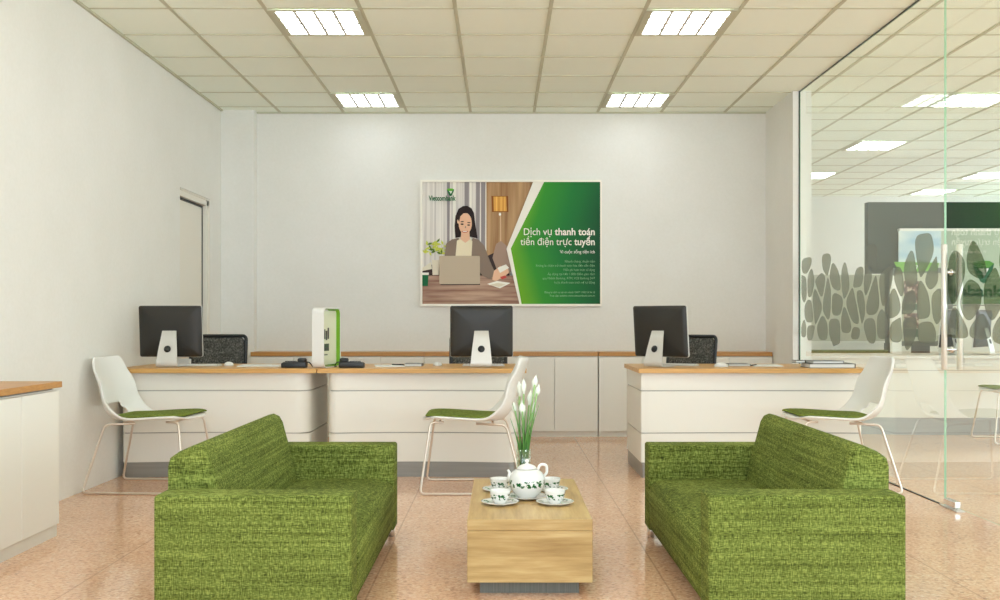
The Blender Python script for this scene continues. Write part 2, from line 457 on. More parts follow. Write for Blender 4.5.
# ------------------------------------------------------------------ poster on the back wall
YP = YB - .035
def PXZ(px, py, y): return ((px-PX)*y/F, CH-(py-PY)*y/F)
po = thing('wall_poster', 'large framed bank poster, smiling woman with laptop and green text panel, on back wall', 'poster', (0, YP, 0))
def pb(px0, px1, py0, py1, y0, y1, mb):
    x0, z1 = PXZ(px0, py0, YP); x1, z0 = PXZ(px1, py1, YP); mb.box(x0, x1, y0, y1, z0, z1)
f = MB(); pb(420.6, 601.2, 180.2, 182.2, -.025, .033, f); pb(420.6, 601.2, 304.0, 306.2, -.025, .033, f)
pb(420.6, 422.4, 182.2, 304.0, -.025, .033, f); pb(600.0, 601.6, 182.2, 304.0, -.025, .033, f)
f.build('frame', M['frame'], po)
# printed colours (flat print, all in one mesh)
def pm(name, c, rough=.55): return mat('print_'+name, c, rough, spec=.25)
curt = pm('curtain', rgb(200, 194, 190)); t = NT(curt)
f1 = t.noise(t.coords((46, 1, .4)), 1, 3, .6)
t.l(t.ramp(f1, [(.25, rgb(186, 180, 178)), (.42, rgb(216, 211, 206)), (.62, rgb(238, 234, 228))]), t.p.inputs['Base Color'])
brn = pm('brown_wall', rgb(178, 140, 100)); t = NT(brn)
t.l(t.ramp(t.noise(t.coords((14, 1, .8), rot=(0, .5, 0)), 1, 3), [(.35, rgb(150, 110, 72)), (.65, rgb(196, 160, 118))]), t.p.inputs['Base Color'])
tabl = pm('table', rgb(170, 132, 110)); t = NT(tabl)
t.l(t.ramp(t.noise(t.coords((2, 1, 30)), 1, 3), [(.35, rgb(146, 108, 92)), (.65, rgb(196, 164, 142))]), t.p.inputs['Base Color'])
grn = pm('green_gradient', rgb(30, 110, 50)); t = NT(grn); x = t.xyz(t.coords())
gxx = t.math('ADD', x[0], t.math('MULTIPLY', t.math('ABSOLUTE', t.math('SUBTRACT', x[2], 1.745)), -.28))
mr = t.n('ShaderNodeMapRange'); t.l(gxx, mr.inputs[0]); mr.inputs[1].default_value = .06; mr.inputs[2].default_value = .98
t.l(t.ramp(mr.outputs[0], [(0, rgb(112, 176, 34)), (.22, rgb(52, 148, 46)), (.5, rgb(28, 122, 54)), (.78, rgb(16, 92, 48)), (1, rgb(12, 66, 42))]), t.p.inputs['Base Color'])
lampm = pm('lamp_shade', rgb(222, 150, 60)); t = NT(lampm)
t.l(t.ramp(t.noise(t.coords((60, 1, .4)), 1, 1), [(.35, rgb(196, 116, 40)), (.6, rgb(246, 196, 100))]), t.p.inputs['Base Color'])
pms = [curt, brn, tabl, grn, lampm, pm('white', rgb(244, 242, 232)), pm('skin', rgb(236, 190, 158)), pm('hair', rgb(38, 22, 20)),
       pm('jacket', rgb(140, 122, 108)), pm('blouse', rgb(238, 226, 196)), pm('laptop', rgb(196, 180, 158)), pm('leaf', rgb(206, 214, 90)),
       pm('pot', rgb(226, 218, 198)), pm('dark', rgb(58, 44, 44)), pm('logo_green', rgb(20, 104, 60)), pm('logo_light', rgb(104, 186, 60)),
       pm('lips', rgb(196, 72, 66)), pm('grey_fold', rgb(150, 143, 146)), pm('chair', rgb(168, 142, 126)), pm('amber_dark', rgb(140, 80, 28)), pm('leaf_dark', rgb(96, 124, 44)), pm('lamp_pole', rgb(214, 186, 150)), pm('small_print', rgb(150, 196, 150))]
I = {m.name[6:]: i for i, m in enumerate(pms)}
art = MB(); lay = [0]
def shape(key, pts):
    lay[0] += 1; y = -.0002*lay[0]
    v = []
    for px, py in pts:
        X, Z = PXZ(px, py, YP); v.append((X, y, Z))
    art.use(I[key]).poly(v)
def ell(key, cx, cy, rx, ry, n=20, a0=0, a1=360):
    shape(key, [(cx+rx*math.cos(R(a0+(a1-a0)*k/n)), cy+ry*math.sin(R(a0+(a1-a0)*k/n))) for k in range(n + (0 if a1-a0 == 360 else 1))])
# the photo half of the poster, clipped by the white chevron
shape('curtain', [(422.4, 182.2), (486, 182.2), (486, 275), (422.4, 275)])
for a, b in ((447, 450), (464.5, 469), (476, 480), (481, 485.5)): shape('grey_fold', [(a, 182.2), (b, 182.2), (b-.6, 262), (a, 262)])
for a, b in ((453, 456), (470, 471.6), (485.5, 486.6)): shape('white', [(a, 182.2), (b, 182.2), (b, 262), (a, 262)])
shape('brown_wall', [(486.4, 182.2), (533, 182.2), (508.5, 248), (510, 276), (486.4, 276)])
shape('lamp_pole', [(500, 216), (501, 216), (501, 262), (500.2, 262)])
shape('amber_dark', [(491.4, 196), (508, 196), (508.4, 212), (492, 212)])
shape('lamp_shade', [(493.4, 196.6), (506.2, 196.6), (506.6, 211.2), (493.8, 211.2)])
ell('white', 500, 214.3, 1.2, 1.6, 10)
shape('dark', [(422.4, 268), (440, 262), (470, 264), (500, 250), (508, 262), (510, 278), (422.4, 278)])
shape('pot', [(422.4, 268), (431, 262), (432, 269), (422.4, 271)])
shape('chair', [(496, 244), (501, 241), (508, 247), (511, 262), (511, 272), (497, 270), (492.5, 258)])
shape('table', [(422.4, 275.6), (513, 275.6), (520.3, 304), (422.4, 304)])
# vase with yellow leaves
shape('pot', [(431.8, 260), (439.4, 260), (438.6, 275), (432.6, 275)])
random.seed(3)
for k in range(40):
    a = random.uniform(-2.9, -.2); r = random.uniform(5, 19); cx = 435.4 + r*.68*math.cos(a); cy = 256 + r*.95*math.sin(a)*.95
    q = random.uniform(0, PI); dx, dy = 3.0*math.cos(q), 2.6*math.sin(q)
    shape('leaf' if k % 4 else 'leaf_dark', [(cx-dx, cy-dy), (cx+dy*.4, cy-dx*.4), (cx+dx, cy+dy), (cx-dy*.4, cy+dx*.4)])
# green mug
shape('logo_green', [(422.4, 274), (428.6, 274), (428, 286), (422.4, 286)]); shape('white', [(422.4, 272.6), (429, 272.6), (428.8, 275), (422.4, 275)])
# woman: hair, neck, jacket, face
shape('hair', [(455.4, 238), (454.8, 226), (455.6, 216), (458.5, 209), (463, 206.2), (467.5, 206), (471.5, 208.4), (474, 213), (475, 222), (476.6, 232), (477.6, 238.4), (470, 237), (462, 237)])
shape('skin', [(461.4, 230), (469.4, 230), (470, 241), (474, 246), (456, 246), (460.6, 241)])
shape('jacket', [(444, 262), (446.2, 244), (452, 239.4), (458.6, 238.2), (462, 243), (470, 243), (473, 238), (479, 240), (484.4, 246), (488, 256), (492, 266), (496, 274), (490, 279), (483, 276), (476, 268), (476, 282), (452, 282)])
shape('blouse', [(457, 240.6), (460.2, 239), (465.4, 243), (470.6, 239), (472.4, 241), (471.2, 262), (455, 262)])
shape('jacket', [(479, 247), (481, 250), (487, 264), (485, 268), (480, 258)])
ell('skin', 458.4, 221.6, 1.2, 2.2, 10)
ell('skin', 465.3, 223.6, 6.6, 10.8, 26)
shape('hair', [(458.2, 220), (457.6, 213), (461, 208.6), (466, 207.6), (470.6, 210), (472.8, 216), (473.2, 224), (471.8, 216.6), (468, 213.2), (463.6, 213.4), (460.4, 216.4), (459.2, 222)])
ell('hair', 462.3, 221.8, 1.7, .5, 10); ell('hair', 468.9, 222.8, 1.7, .5, 10)
ell('hair', 462.2, 224.3, 1.6, .75, 10); ell('hair', 468.7, 225.2, 1.5, .7, 10)
shape('chair', [(465.2, 226), (466, 226.2), (466.2, 228.4), (464.8, 228.2)])
ell('lips', 464.9, 231.0, 3.3, 1.9, 14, 0, 180); ell('white', 464.9, 231.2, 2.5, .95, 12, 0, 180)
# hands, papers, laptop
shape('skin', [(494, 271), (500, 266), (508, 268), (509, 273), (504, 277), (496, 281), (492, 280)])
shape('white', [(497.4, 268), (506, 264.4), (509, 268), (500, 273)])
shape('lips', [(500, 277), (505, 275.5), (507, 277.6), (502, 279.4)])
shape('white', [(487, 284), (497, 281), (510.6, 283), (500, 288.4)]); shape('pot', [(489, 285), (498, 283), (506, 284.4), (499, 287)])
shape('dark', [(440, 283.8), (480, 283.8), (480, 285), (441, 285)])
shape('laptop', rrect(439.4, 480, 256, 284.2, 1.2, 3))
# chevron
shape('white', [(533, 182.2), (543.6, 182.2), (510.4, 249.4), (520.4, 304), (519.6, 304), (507, 249.4)])
shape('white', [(533, 182.2), (544, 182.2), (512.4, 249), (521.6, 304), (519.4, 304), (506.4, 249)])
shape('green_gradient', [(544, 182.2), (600, 182.2), (600, 304), (521.6, 304), (510.8, 248.6)])
# small logo shield
def shield(key1, key2, key3, cx, cy, s, fn):
    fn(key1, [(cx-s, cy-.75*s), (cx-.55*s, cy-s), (cx+.55*s, cy-s), (cx+s, cy-.75*s), (cx+.85*s, cy-.1*s), (cx+.3*s, cy+.95*s), (cx, cy+1.15*s), (cx-.3*s, cy+.95*s), (cx-.85*s, cy-.1*s)])
    fn(key2, [(cx-s, cy-.75*s), (cx-.55*s, cy-s), (cx+.55*s, cy-s), (cx+s, cy-.75*s), (cx+.55*s, cy-.35*s), (cx-.55*s, cy-.35*s)])
    fn(key3, [(cx-.5*s, cy-.28*s), (cx+.5*s, cy-.28*s), (cx+.05*s, cy+.55*s), (cx-.12*s, cy+.1*s)])
shield('logo_green', 'logo_light', 'white', 450.6, 192.3, 3.6, shape)
art.build('print', pms, po)
tx = MB()
def ptext(body, px0, px1, pyb, hpx, bold=0):
    x0, zb = PXZ(px0, pyb, YP); x1, _ = PXZ(px1, pyb, YP)
    text_bm(tx, body, x0, x1, -.0225, zb, hpx*YP/F, bold)
ptext('Dịch vụ', 523.8, 551.6, 235.2, 6.9, .004); ptext('thanh toán', 554.6, 594.6, 235.2, 6.9, .022)
ptext('tiền điện trực', 520.4, 571.4, 245.2, 6.9, .004); ptext('tuyến', 574, 594.6, 245.2, 6.9, .022)
tx.build('headline_lettering', pms[I['white']], po); tx = MB()
ptext('Vì cuộc sống tiện ích', 559.8, 594.6, 253.4, 3.1, .004)
tx.build('subtitle_lettering', pms[I['white']], po); tx = MB()
for s, a, y in (('Nhanh chóng, thuận tiện', 564.8, 262.6), ('Không lo chậm trễ thanh toán hóa đơn tiền điện', 536, 266.8), ('Miễn phí hoàn toàn sử dụng', 563.5, 271),
                ('Áp dụng tại hơn 1.000 điểm giao dịch', 547.6, 275.2), ('qua Mobile Banking, ATM, VCB Banking 24/7', 542.6, 279.4), ('hoặc thanh toán trích nợ tự động', 554.4, 283.6)):
    ptext(s, a, 594.6, y, 2.3, -.008)
tx.build('body_lettering', pms[I['small_print']], po); tx = MB()
ptext('Đăng ký dịch vụ tại chi nhánh *24/7* 1900 54 54 13', 544.4, 594.6, 293.2, 1.8, 0)
ptext('Truy cập website www.vietcombank.com.vn', 549.4, 594.6, 296.6, 1.8, .002)
tx.build('footer_lettering', pms[I['small_print']], po)
tx = MB(); ptext('Vietcombank', 428.8, 455.8, 200.8, 5.0, .022); tx.build('brand_lettering', pms[I['logo_green']], po)

# ------------------------------------------------------------------ back cabinets
def cabinet(x0, x1, nd, label):
    th = thing('sideboard_cabinet', label, 'cabinet', ((x0+x1)/2, 9.5, 0), 0, 'white sideboards along the back wall')
    hw = (x1-x0)/2 - .001
    B(-hw, hw, .022, .275, .05, .742).build('body', M['lam2'], th)
    B(-hw, hw, .03, .27, 0, .05).build('plinth', M['cab_plinth'], th)
    B(-hw, hw, -.002, .278, .743, .780, bev=.002).build('worktop', M['cab_wood'], th)
    dw = 2*hw/nd
    for k in range(nd):
        B(-hw+k*dw+.002, -hw+(k+1)*dw-.002, 0, .021, .052, .735, bev=.0015).build('door', M['lam2'], th)
    return th
c0 = cabinet(-2.305, -.706, 4, 'white four-door sideboard behind the left desk, beside the corner column')
dup(c0, (.094-.001, 9.5, 0), 0, 'white four-door sideboard directly under the wall poster')
dup(c0, (1.6985, 9.5, 0), 0, 'white four-door sideboard behind the right desk, against the right pillar')
# foreground cabinet by the left wall
def side_cabinet():
    th = thing('storage_cabinet', 'white cabinet with oak worktop against the left wall in the foreground', 'cabinet', (-2.20, 5.14, 0))
    B(-.41, -.018, -2.0, -.002, .06, .728).build('body', M['lam2'], th)
    B(-.41, -.010, -2.0, -.002, 0, .06).build('plinth', M['cab_plinth'], th)
    B(-.412, .012, -2.0, .012, .738, .768, bev=.002).build('worktop', M['cab_wood'], th)
    B(-.41, -.03, -1.99, -.01, .728, .738).build('shadow_gap', M['mgrey'], th)
    for k in range(5):
        B(-.017, .003, -.002-.4*(k+1)+.002, -.004-.4*k, .062, .722, bev=.0015).build('door', M['lam2'], th)
side_cabinet()

# ------------------------------------------------------------------ desks
def desk_outline(x0, x1, yf, yb, rl, rr, con, n=14, inner=0.0):
    pts = []
    def arc(cx, cy, r, a0, a1, m=6):
        for k in range(m+1):
            a = R(a0+(a1-a0)*k/m); pts.append((cx+r*math.cos(a), cy+r*math.sin(a)))
    pts.append((x0, yb))
    if rl > 0: arc(x0+rl, yf+rl, rl, 180, 270)
    else: pts.append((x0, yf))
    a, b = x0+rl, x1-rr
    for k in range(1, n):
        u = k/n; pts.append((a+(b-a)*u, yf+con*math.sin(PI*u)**1.0))
    if rr > 0: arc(x1-rr, yf+rr, rr, 270, 360)
    else: pts.append((x1, yf))
    pts.append((x1, yb))
    return pts
def ushape(x0, x1, yf, yb, rl, rr, con, th_):
    o = desk_outline(x0, x1, yf, yb, rl, rr, con); i = desk_outline(x0+th_, x1-th_, yf+th_, yb, max(rl-th_, 0.002), max(rr-th_, .002), con)
    return o + i[::-1]
def desk(label, X, tx0, tx1, bx0, bx1, rl, rr, con, yf=6.98, yb=7.80):
    th = thing('reception_desk', label, 'desk', (X, yf, 0), 0, 'white reception desks with oak tops')
    B(tx0-X, tx1-X, 0, yb-yf, .715, .745, bev=.002).build('desktop', M['desk_wood'], th)
    a, b, f0, b0 = bx0-X, bx1-X, .045, yb-yf-.01
    m = MB()
    for z0, z1 in ((.105, .300), (.308, .588), (.596, .7145)): m.prism(ushape(a, b, f0, b0, rl, rr, con, .05), z0, z1)
    m.build('front_panel', M['lam'], th, 40)
    g = MB()
    for z0, z1 in ((.300, .308), (.588, .596)): g.prism(ushape(a+.008, b-.008, f0+.008, b0-.002, rl, rr, con, .035), z0, z1)
    g.build('groove', M['groove'], th)
    MB().prism(ushape(a+.008, b-.008, f0+.008, b0, rl, rr, con, .035), 0, .1045).build('plinth', M['plinth'], th, 40)
    return th
desk('white reception desk with oak top nearest the left wall', -1.93, -2.615, -1.249, -2.575, -1.306, .02, .10, .05)
desk('white reception desk with oak top in the centre, before the poster', -.53, -1.243, .172, -1.178, .112, .06, .06, .05)
desk('white reception desk with oak top on the right, ending at the glass partition', 1.72, .93, 2.503, .95, 2.455, .012, .02, .03)

# ------------------------------------------------------------------ visitor chairs
def shell_profile():
    return [(.322, .456, .215), (.312, .464, .228), (.285, .471, .238), (.24, .473, .245), (.15, .469, .252), (.05, .462, .254), (-.06, .455, .253),
            (-.13, .454, .252), (-.175, .459, .252), (-.205, .474, .251), (-.228, .500, .250), (-.246, .54, .247), (-.262, .585, .244), (-.279, .64, .240), (-.298, .705, .234),
            (-.317, .765, .226), (-.331, .815, .208), (-.337, .838, .170)]
def make_chair(loc, rz, label):
    th = thing('visitor_chair', label, 'chair', loc, rz, 'white shell visitor chairs')
    P = shell_profile(); b = bmesh.new(); nu = 16; g = []
    def pt(i, u):
        x, z, h = P[i]; t_ = max(0, min(1, (z-.46)/.12)) if x < -.1 else 0
        t_ = max(0, min(1, (z-.46)/.20)) if x < -.1 else 0
        t_ = t_*t_*(3-2*t_); fx = x; fz = z + .010*u**4*(1-t_)
        if 6 < i < 15:
            s_ = (i-6)/9; ax, az = P[6][:2]; bx_, bz_ = P[15][:2]; wg = .75*abs(u)**3.5
            fx = fx*(1-wg) + (ax+(bx_-ax)*s_)*wg; fz = fz*(1-wg) + (az+(bz_-az)*s_)*wg
        fx += .055*u*u*t_
        if i <= 2: fx -= .05*u**4
        return Vector((fx, u*h, fz))
    for i in range(len(P)): g.append([b.verts.new(pt(i, -1+2*k/nu)) for k in range(nu+1)])
    for i in range(len(P)-1):
        for k in range(nu):
            uc = -1+2*(k+.5)/nu
            if i in (9, 10) and abs(uc) < (.55 if i == 9 else .32): continue
            b.faces.new((g[i][k], g[i][k+1], g[i+1][k+1], g[i+1][k]))
    for f in b.faces: f.smooth = True
    m = MB(); m.add(b); o = m.build('seat_shell', M['shell'], th)
    s = o.modifiers.new('solid', 'SOLIDIFY'); s.thickness = .018; s.offset = -1
    for mm in o.data.polygons: mm.use_smooth = True
    s2 = o.modifiers.new('sub', 'SUBSURF'); s2.levels = 1; s2.render_levels = 2
    # pad
    b = bmesh.new(); rows = []
    idx = [(.300, .484, .205), (.27, .492, .226), (.2, .492, .238), (.12, .488, .241), (.03, .482, .241), (-.05, .477, .236), (-.11, .476, .220), (-.15, .478, .18), (-.168, .480, .12)]
    for x, z, h in idx:
        rows.append([b.verts.new((x, (-1+2*k/10)*h, z - .003 + .004*(1-((-1+2*k/10))**4))) for k in range(11)])
    for i in range(len(rows)-1):
        for k in range(10): b.faces.new((rows[i][k], rows[i][k+1], rows[i+1][k+1], rows[i+1][k]))
    m = MB(); m.add(b); o = m.build('seat_pad', M['pad'], th)
    s = o.modifiers.new('solid', 'SOLIDIFY'); s.thickness = .013; s.offset = -1 
    for mm in o.data.polygons: mm.use_smooth = True
    s2 = o.modifiers.new('sub', 'SUBSURF'); s2.levels = 1; s2.render_levels = 1
    for s in (-1, 1):
        y0, y1 = s*.215, s*.29
        MB().tube(fillet([(.18, y0*.95, .440), (.262, y0, .440), (.322, y1, .008), (-.318, y1, .008), (-.208, y0, .422), (-.02, y0*.92, .430)], .035), .0075, 8).build('leg_frame', M['rod'], th)
    MB().tube([(-.12, -.205, .425), (-.12, .205, .425)], .006, 8).build('crossbar', M['rod'], th)
    MB().tube([(.21, -.205, .437), (.21, .205, .437)], .006, 8).build('front_crossbar', M['rod'], th)
    return th
ch = make_chair((-2.244, 6.63, 0), R(-4), 'white shell chair with green pad beside the left wall, facing right')
dup(ch, (-.175, 6.615, 0), PI, 'white shell chair with green pad at the centre desk, behind the coffee table')
dup(ch, (2.150, 6.63, 0), PI, 'white shell chair with green pad beside the glass partition, behind the right sofa')
dup(ch, (4.60, 9.15, 0), PI-.1, 'white shell chair seen through the glass, in front of the far curved desk')

# ------------------------------------------------------------------ sofas
def cushion(mb, x0, x1, y0, y1, z0, z1, r, seg=4): return mb.box(x0, x1, y0, y1, z0, z1, r, seg)
def make_sofa(loc, label):
    """front faces +x; x from -.336 to .336, y from 0 to 1.6"""
    th = thing('sofa', label, 'sofa', loc, 0, 'green sofas at the coffee table')
    W = .342; L = 1.60
    for y0 in (0, L-.155):
        a = B(-W, W, y0, y0+.155, .05, .465, bev=.012, seg=3).build('arm', M['sofa'], th, 50)
        y = y0 if y0 == 0 else y0
    # seat with rounded front
    b = MB()
    prof = [(-.20, .055), (W-.012, .055), (W-.004, .07), (W+.002, .15), (W+.004, .235), (W-.006, .265), (W-.03, .291), (W-.09, .303), (.05, .306), (-.20, .294)]
    b.prism(prof, .156, L-.156, axis='y', bev=.012, seg=2); b.build('seat', M['sofa'], th, 50)
    # back: leaning block, gently domed along its length
    bb = bmesh.new()
    prof = [(-W-.002, .12), (-W-.004, .545), (-W+.004, .574), (-.31, .594), (-.26, .616), (-.235, .622), (-.212, .612), (-.196, .585), (-.178, .52), (-.150, .42), (-.132, .34), (-.125, .29), (-.14, .12)]
    ys = [.157, .17, .19, .30, .55, .80, 1.05, 1.30, 1.41, 1.43, 1.443]; inset = [.010, .002, 0, 0, 0, 0, 0, 0, 0, .004, .014]
    rings = []
    cx = -.24; cz = .36
    for y, s in zip(ys, inset):
        ring = []
        for (x, z) in prof:
            d = Vector((x-cx, z-cz)); q = d.length; d = d*(1-s/q)
            ring.append(bb.verts.new((cx+d.x, y, cz+d.y)))
        rings.append(ring)
    n = len(prof)
    for i in range(len(rings)-1):
        for k in range(n): bb.faces.new((rings[i][k], rings[i][(k+1) % n], rings[i+1][(k+1) % n], rings[i+1][k]))
    bb.faces.new(rings[0]); bb.faces.new(rings[-1][::-1]); bmesh.ops.recalc_face_normals(bb, faces=bb.faces)
    m = MB(); m.add(bb); m.build('backrest', M['sofa'], th, 40)
    for x in (-W+.05, W-.026):
        for y in (.04, L-.04):
            MB().lathe([(0, 0), (.016, 0), (.02, .05), (0, .05)], 14, (x, y, 0)).build('leg', M['rod'], th)
    return th
s0 = make_sofa((-.860, 3.57, 0), 'green woven two-seat sofa on the left, its front facing the coffee table')
s1 = dup(s0, (1.060, 3.57+1.60, 0), PI, 'green woven two-seat sofa on the right, its back toward the glass partition')

# ------------------------------------------------------------------ coffee table
ct = thing('coffee_table', 'low oak block coffee table on a grey plinth between the two green sofas', 'table', (.112, 4.0, 0))
B(-.243, .243, 0, 1.03, .055, .256, bev=.002).build('body', M['table_wood'], ct)
tt = B(-.243, .243, 0, 1.03, .2565, .30, bev=.002)
for f_ in tt.bm.faces:
    if abs(f_.normal.y) > .7: f_.material_index = 1
tt.build('tabletop', [M['table_top'], M['table_wood']], ct)
B(-.195, .195, .06, .97, 0, .0545).build('plinth', M['steel'], ct)

# tea set
TZ = .30
def make_saucer(loc, label, r=.079):
    k = r/.079
    m = MB().lathe([(0, .0), (.042*k, 0), (.045*k, .003), (.066*k, .008), (.079*k, .0135), (.0795*k, .0155), (.077*k, .0155), (.062*k, .0105), (.042*k, .0055), (0, .0055)], 36)
    return tag(m.build('saucer', M['saucer']), label, 'saucer', 'patterned porcelain saucers', loc)
def make_cup(loc, label):
    th = thing('teacup', label, 'cup', loc, 0, 'white porcelain teacups with green leaves')
    MB().lathe([(0, .003), (.019, .003), (.021, 0), (.024, 0), (.025, .005), (.034, .015), (.041, .03), (.0435, .048), (.045, .054), (.0435, .054), (.041, .045), (.038, .03), (.03, .014), (.02, .008), (0, .008)], 32).build('bowl', M['cup'], th)
    MB().tube(fillet([(.040, 0, .045), (.060, 0, .044), (.058, 0, .018), (.036, 0, .016)], .014), .0032, 8).build('handle', M['white'], th)
    return th
pos = [((-.004, 4.33), 'front left'), ((.226, 4.33), 'front right'), ((-.006, 4.66), 'back left'), ((.224, 4.66), 'back right')]
sa = None
for (x, y), nm in pos:
    if sa is None:
        sa = make_saucer((x, y, TZ), 'porcelain saucer at the %s of the tea set' % nm); cu = make_cup((x, y, TZ+.006), 'white teacup with green leaf pattern, %s of the four' % nm)
        cu.rotation_euler = (0, 0, R(110))
    else:
        dup(sa, (x, y, TZ), 0, 'porcelain saucer at the %s of the tea set' % nm)
        dup(cu, (x, y, TZ+.006), R(70 if x > .1 else 110), 'white teacup with green leaf pattern, %s of the four' % nm)
make_saucer((.1125, 4.47, TZ), 'larger porcelain saucer under the teapot', .088)
tp = thing('teapot', 'white porcelain teapot with green ivy band in the middle of the tea set', 'teapot', (.1125, 4.47, TZ+.0062), 0)
MB().lathe([(0, .0), (.038, 0), (.042, .004), (.058, .020), (.073, .044), (.0785, .066), (.076, .088), (.066, .107), (.051, .119), (.043, .123), (.0425, .121), (0, .121)], 40).build('body', M['pot'], tp)
m = MB().lathe([(0, .1255), (.042, .1235), (.0415, .127), (.034, .135), (.018, .142), (.008, .145), (.005, .149), (.009, .153), (.0095, .159), (.006, .164), (0, .166)], 32); m.build('lid', M['white'], tp)
MB().tube(fillet([(.046, 0, .116), (.056, 0, .143), (.086, 0, .140), (.086, 0, .105), (.070, 0, .088)], .03), .0058, 10).build('handle', M['white'], tp)
sp = fillet([(-.062, 0, .066), (-.076, 0, .088), (-.074, 0, .104), (-.083, 0, .118)], .02)
MB().tube(sp, [.013 - .008*i/(len(sp)-1) for i in range(len(sp))], 12).build('spout', M['white'], tp)

# flower vase
vx, vy = (523.5-PX)*4.86/F, 4.86
va = thing('flower_vase', 'slim glass vase of white calla-like flowers behind the teapot', 'vase', (vx, vy, TZ))
MB().lathe([(0, 0), (.032, 0), (.034, .004), (.033, .10), (.035, .165), (.0335, .165), (.0315, .10), (.032, .010), (0, .010)], 32).build('glass', M['vase'], va)
random.seed(11)
fl = [(-.052, .38, 0), (-.040, .345, 1), (.0, .455, 1), (-.018, .44, 1), (.052, .47, 1), (.062, .43, 1), (.030, .40, 1), (-.006, .345, 2), (.044, .34, 1), (-.062, .31, 0), (.075, .38, 0), (.012, .36, 0), (-.03, .40, 0), (.035, .30, 0), (.06, .33, 0), (-.012, .28, 0)]
st = MB()
for i, (dx, h, kd) in enumerate(fl):
    dy = random.uniform(-.04, .04); bx = random.uniform(-.014, .014); by = random.uniform(-.014, .014)
    pts = [(bx, by, .012), (bx*1.1+dx*.10, by+dy*.1, h*.35), (bx+dx*.45, dy*.5, h*.7), (dx, dy, h)]
    pts = fillet(pts, .08, 4)
    if kd == 0:
        st.tube(pts, [.0075*(1-.85*(k/(len(pts)-1))**2) for k in range(len(pts))], 6)
    else:
        st.tube(pts, .0042, 6)
st.build('stems', M['stem'], va)
for i, (dx, h, kd) in enumerate(fl):
    if kd:
        k = 1.25 if kd == 2 else 1.0
        f_ = MB().lathe([(0, -.030*k), (.004, -.028*k), (.009, -.010*k), (.0135*k, .006*k), (.012*k, .018*k), (.006, .032*k), (0, .046*k)], 12)
        o = f_.build('flower', M['petal'], va); o.location = (dx, random.uniform(-.02, .02), h); o.rotation_euler = (random.uniform(-.2, .2), dx*4, 0)

# ------------------------------------------------------------------ things on the desks
DZ = .745
def make_monitor(loc, rz, label):
    """screen faces +y, back towards -y"""
    th = thing('desktop_monitor', label, 'monitor', loc, rz, 'dark grey desktop monitors on silver stands')
    T = Matrix.Translation((0, .02, .25)) @ Matrix.Rotation(R(5), 4, 'X') @ Matrix.Translation((0, -.02, -.25))
    b = MB(); b.prism(rrect(-.222, .222, .068, .432, .014), .018, .030, axis='y', bev=.002)
    b.xf(T); b.build('bezel', M['alu'], th, 40)
    # domed dark back
    bb = bmesh.new(); rings = []
    for y, s in ((.018, 1.0), (.012, .995), (.004, .96), (-.004, .86), (-.010, .62), (-.013, .3)):
        rings.append([bb.verts.new((x*s, y, .25+(z-.25)*s)) for x, z in rrect(-.220, .220, .070, .430, .014)])
    n = len(rings[0])
    for i in range(len(rings)-1):
        for k in range(n): bb.faces.new((rings[i][k], rings[i][(k+1) % n], rings[i+1][(k+1) % n], rings[i+1][k]))
    bb.faces.new(rings[-1]); bmesh.ops.recalc_face_normals(bb, faces=bb.faces)
    b = MB(); b.add(bb); b.xf(T); b.build('back_cover', M['mon'], th, 30)
    b = MB(); b.prism(rrect(-.212, .212, .078, .422, .006), .0302, .0312, axis='y'); b.xf(T); b.build('screen', M['screen'], th)
    # stand: bent sheet, wide at the foot
    prof = [(-.018, .252, .049), (-.034, .20, .055), (-.056, .12, .065), (-.074, .04, .073), (-.079, .016, .0755), (-.070, .004, .076), (-.04, .003, .076), (.06, .003, .076), (.10, .003, .072)]
    bb = bmesh.new(); rr = []
    for y, z, h in prof: rr.append([bb.verts.new((-h, y, z)), bb.verts.new((h, y, z)), bb.verts.new((h, y+.006, z+.003)), bb.verts.new((-h, y+.006, z+.003))])
    for i in range(len(rr)-1):
        for k in range(4): bb.faces.new((rr[i][k], rr[i][(k+1) % 4], rr[i+1][(k+1) % 4], rr[i+1][k]))
    bb.faces.new(rr[0]); bb.faces.new(rr[-1][::-1]); bmesh.ops.recalc_face_normals(bb, faces=bb.faces)
    b = MB(); b.add(bb); st_ = b.build('stand', M['alu'], th, 50)
    a = math.atan2(.022, .08)
    hb = MB().lathe([(0, 0), (.024, 0), (.024, .003), (0, .003)], 24)
    hb.xf(Matrix.Translation((0, -.0575, .127)) @ Matrix.Rotation(R(90-15.5), 4, 'X')); hb.build('cable_hole', M['black'], st_)
    return th
mo = make_monitor((-2.323, 7.25, DZ), 0, 'dark grey monitor seen from behind on the desk nearest the left wall')
dup(mo, (-.137, 7.25, DZ), 0, 'dark grey monitor seen from behind on the centre desk, below the poster')
dup(mo, (1.112, 7.27, DZ), R(-42), 'dark grey monitor turned askew on the right desk')

